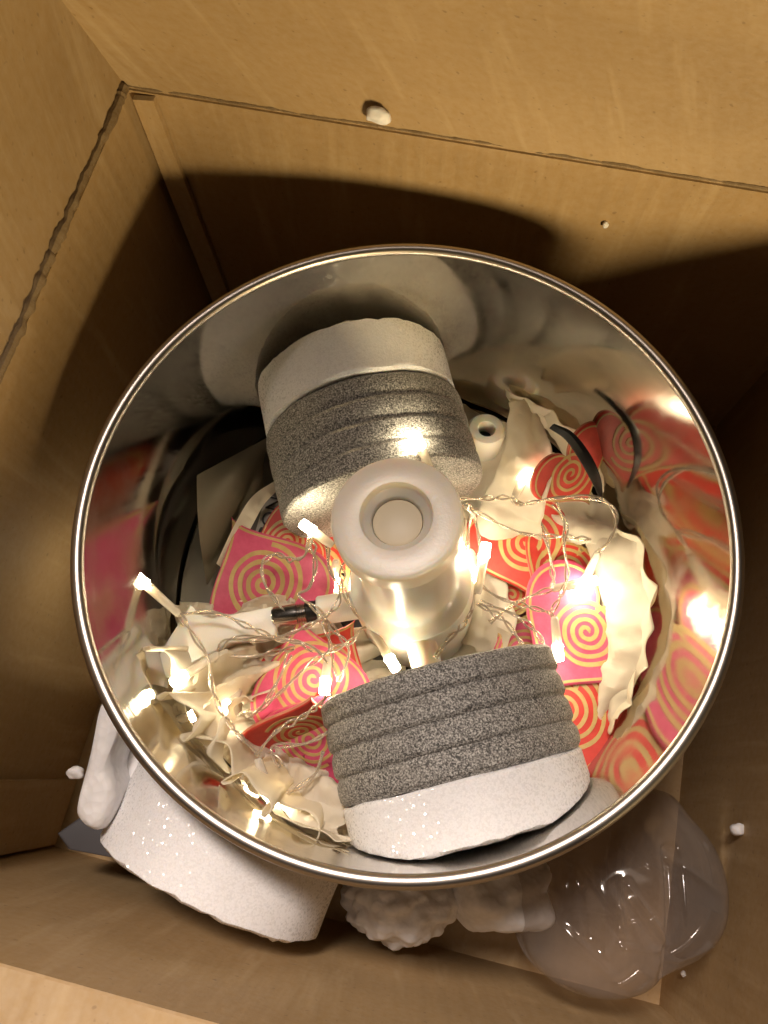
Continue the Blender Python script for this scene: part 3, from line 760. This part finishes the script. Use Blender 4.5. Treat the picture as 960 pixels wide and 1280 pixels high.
def lump(name, x, y, z, rx, ry, rz, seed, bead, label):
    bm = bmesh.new(); bmesh.ops.create_icosphere(bm, subdivisions=5, radius=1); c_ = P(x, y, z); vs = []
    for q in bm.verts:
        d = q.co.normalized(); s = 1+.22*nz(d, 1.6, seed)
        dist, _p = noise.voronoi(d*bead+Vector((seed, 0, 0))); s += .16*math.sqrt(max(0, .55-dist[0]))-.06
        p = c_ + Vector((d.x*rx*s, d.y*ry*s, d.z*rz*s)); vs.append(p)
    fs = [[w.index for w in g_.verts] for g_ in bm.faces]; bm.free()
    return tag(obj(name, vs, fs, EPS, None, sharp=0), label, 'foam lump')
lump('foam_lump', 505, 1118, -.42, .10, .075, .10, 3, 3.6, 'knobbly white foam lump below the near drum rim')
lump('foam_lump', 622, 1108, -.40, .09, .07, .10, 8, 1.4, 'smoother broken foam lump between the knobbly one and plastic bag')
# clear plastic bag
ol = smooth_poly([P(x, y, -.36).xy for x, y in [(648,1060),(642,1130),(655,1190),(690,1228),(742,1246),(790,1240),(824,1214),(866,1194),(896,1160),(903,1110),(890,1060),(858,1018),(820,985),(740,1000)]], 10)
n = len(ol); cx = sum(p.x for p in ol)/n; cy = sum(p.y for p in ol)/n; vs, fs = [], []
BC = [(P(a[0],a[1],-.3).xy, P(b[0],b[1],-.3).xy, m_, w_) for a, b, m_, w_ in [((823,1060),(824,1215),-.036,.009), ((823,1060),(824,1215),.010,.0035), ((768,1098),(822,1174),.009,.005), ((760,1104),(812,1180),-.008,.010), ((823,1068),(900,1122),.009,.004), ((760,1172),(812,1178),.006,.004), ((826,1196),(880,1180),.007,.004), ((700,1020),(730,1160),-.012,.016), ((690,1150),(760,1215),.010,.008)]]; NR = 46
for side in (1, -1):
    for k in range(NR):
        t = 1-k/NR
        for p in ol:
            q = Vector((cx+(p.x-cx)*t, cy+(p.y-cy)*t, 0))
            h = math.sqrt(max(0, 1-t*t))*(.17 if side > 0 else .15)
            h = h**.62*(.17 if side > 0 else .15)**.38
            for ca, cb, amp, wd in BC:
                ab = cb-ca; k_ = max(0, min(1, (q.xy-ca).dot(ab)/ab.length_squared)); dd = (q.xy-ca-ab*k_).length
                h += amp*math.exp(-(dd/wd)**2)*(1-t**6)
            h += nz(q, 7, 3)*.010*(1-t**4)+nz(q, 21, 4)*.0025
            vs.append(Vector((q.x, q.y, -.40+side*h)))
    vs.append(Vector((cx, cy, -.40+side*(.17 if side > 0 else .15))))
K = NR*n+1
for s_ in (0, 1):
    for k in range(NR-1):
        for i in range(n):
            j = (i+1) % n; fs.append((s_*K+k*n+i, s_*K+k*n+j, s_*K+(k+1)*n+j, s_*K+(k+1)*n+i))
    for i in range(n): fs.append((s_*K+(NR-1)*n+i, s_*K+(NR-1)*n+(i+1) % n, s_*K+K-1))
for i in range(n): fs.append((i, (i+1) % n, K+(i+1) % n, K+i))
o = obj('plastic_bag', vs, fs, BAG, None, sharp=0)
tag(o, 'puffed clear plastic bag in the lower right corner of the box', 'bag')
# crumbs of foam
def crumb(p, r, seed, label):
    bm = bmesh.new(); bmesh.ops.create_icosphere(bm, subdivisions=3, radius=1)
    vs = [Vector(p)+q.co*Vector((1,1,1)).length/1.732*r*(1+.35*nz(q.co, 1.3, seed)) for q in bm.verts]
    vs = [Vector((p[0]+(q.x-p[0])*(1.35 if seed % 2 else .9), q.y, q.z)) for q in vs]
    fs = [[w.index for w in g_.verts] for g_ in bm.faces]; bm.free()
    return tag(obj('foam_crumb', vs, fs, EPS, None, sharp=0), label, 'foam crumb', 'loose foam crumbs')
def on_plane(x, y, p0, nrm):
    d = M3 @ Vector((x-480, -(y-640), -F)); t = (Vector(p0)-CAMP).dot(nrm)/d.dot(nrm); return CAMP+d*t
nb = V*math.cos(math.radians(34))-Vector((0,0,1))*math.sin(math.radians(34))
cq = on_plane(475,143,B(0,VB,ZT),nb)-nb*.010; bm = bmesh.new(); bmesh.ops.create_icosphere(bm, subdivisions=4, radius=1)
pv = []
for q in bm.verts:
    k = [math.copysign(abs(t)**.85, t) for t in q.co]
    pv.append(cq + U*k[0]*.0195 + nb*k[1]*.010 + U.cross(nb)*k[2]*.0115 + Vector((nz(q.co, 1.2, 1), nz(q.co, 1.2, 2), nz(q.co, 1.2, 3)))*.003)
tag(obj('foam_crumb', pv, [[w.index for w in g_.verts] for g_ in bm.faces], EPS, None, sharp=0), 'largest foam crumb, a pill shaped piece resting on the far cardboard flap', 'foam crumb', 'loose foam crumbs'); bm.free()
crumb(on_plane(757,278,B(0,VB,0),V)-V*.004, .0055, 2, 'tiny foam crumb stuck high on the far wall')
crumb(on_plane(928,1038,B(UR,0,0),U)-U*.006, .009, 3, 'foam crumb stuck on the right wall near the lower right corner')
crumb(on_plane(857,1218,B(UR,0,0),U)-U*.004, .005, 4, 'foam crumb right of the plastic bag')
crumb(P(95,966,-.22), .010, 5, 'foam crumb touching the upright white block')
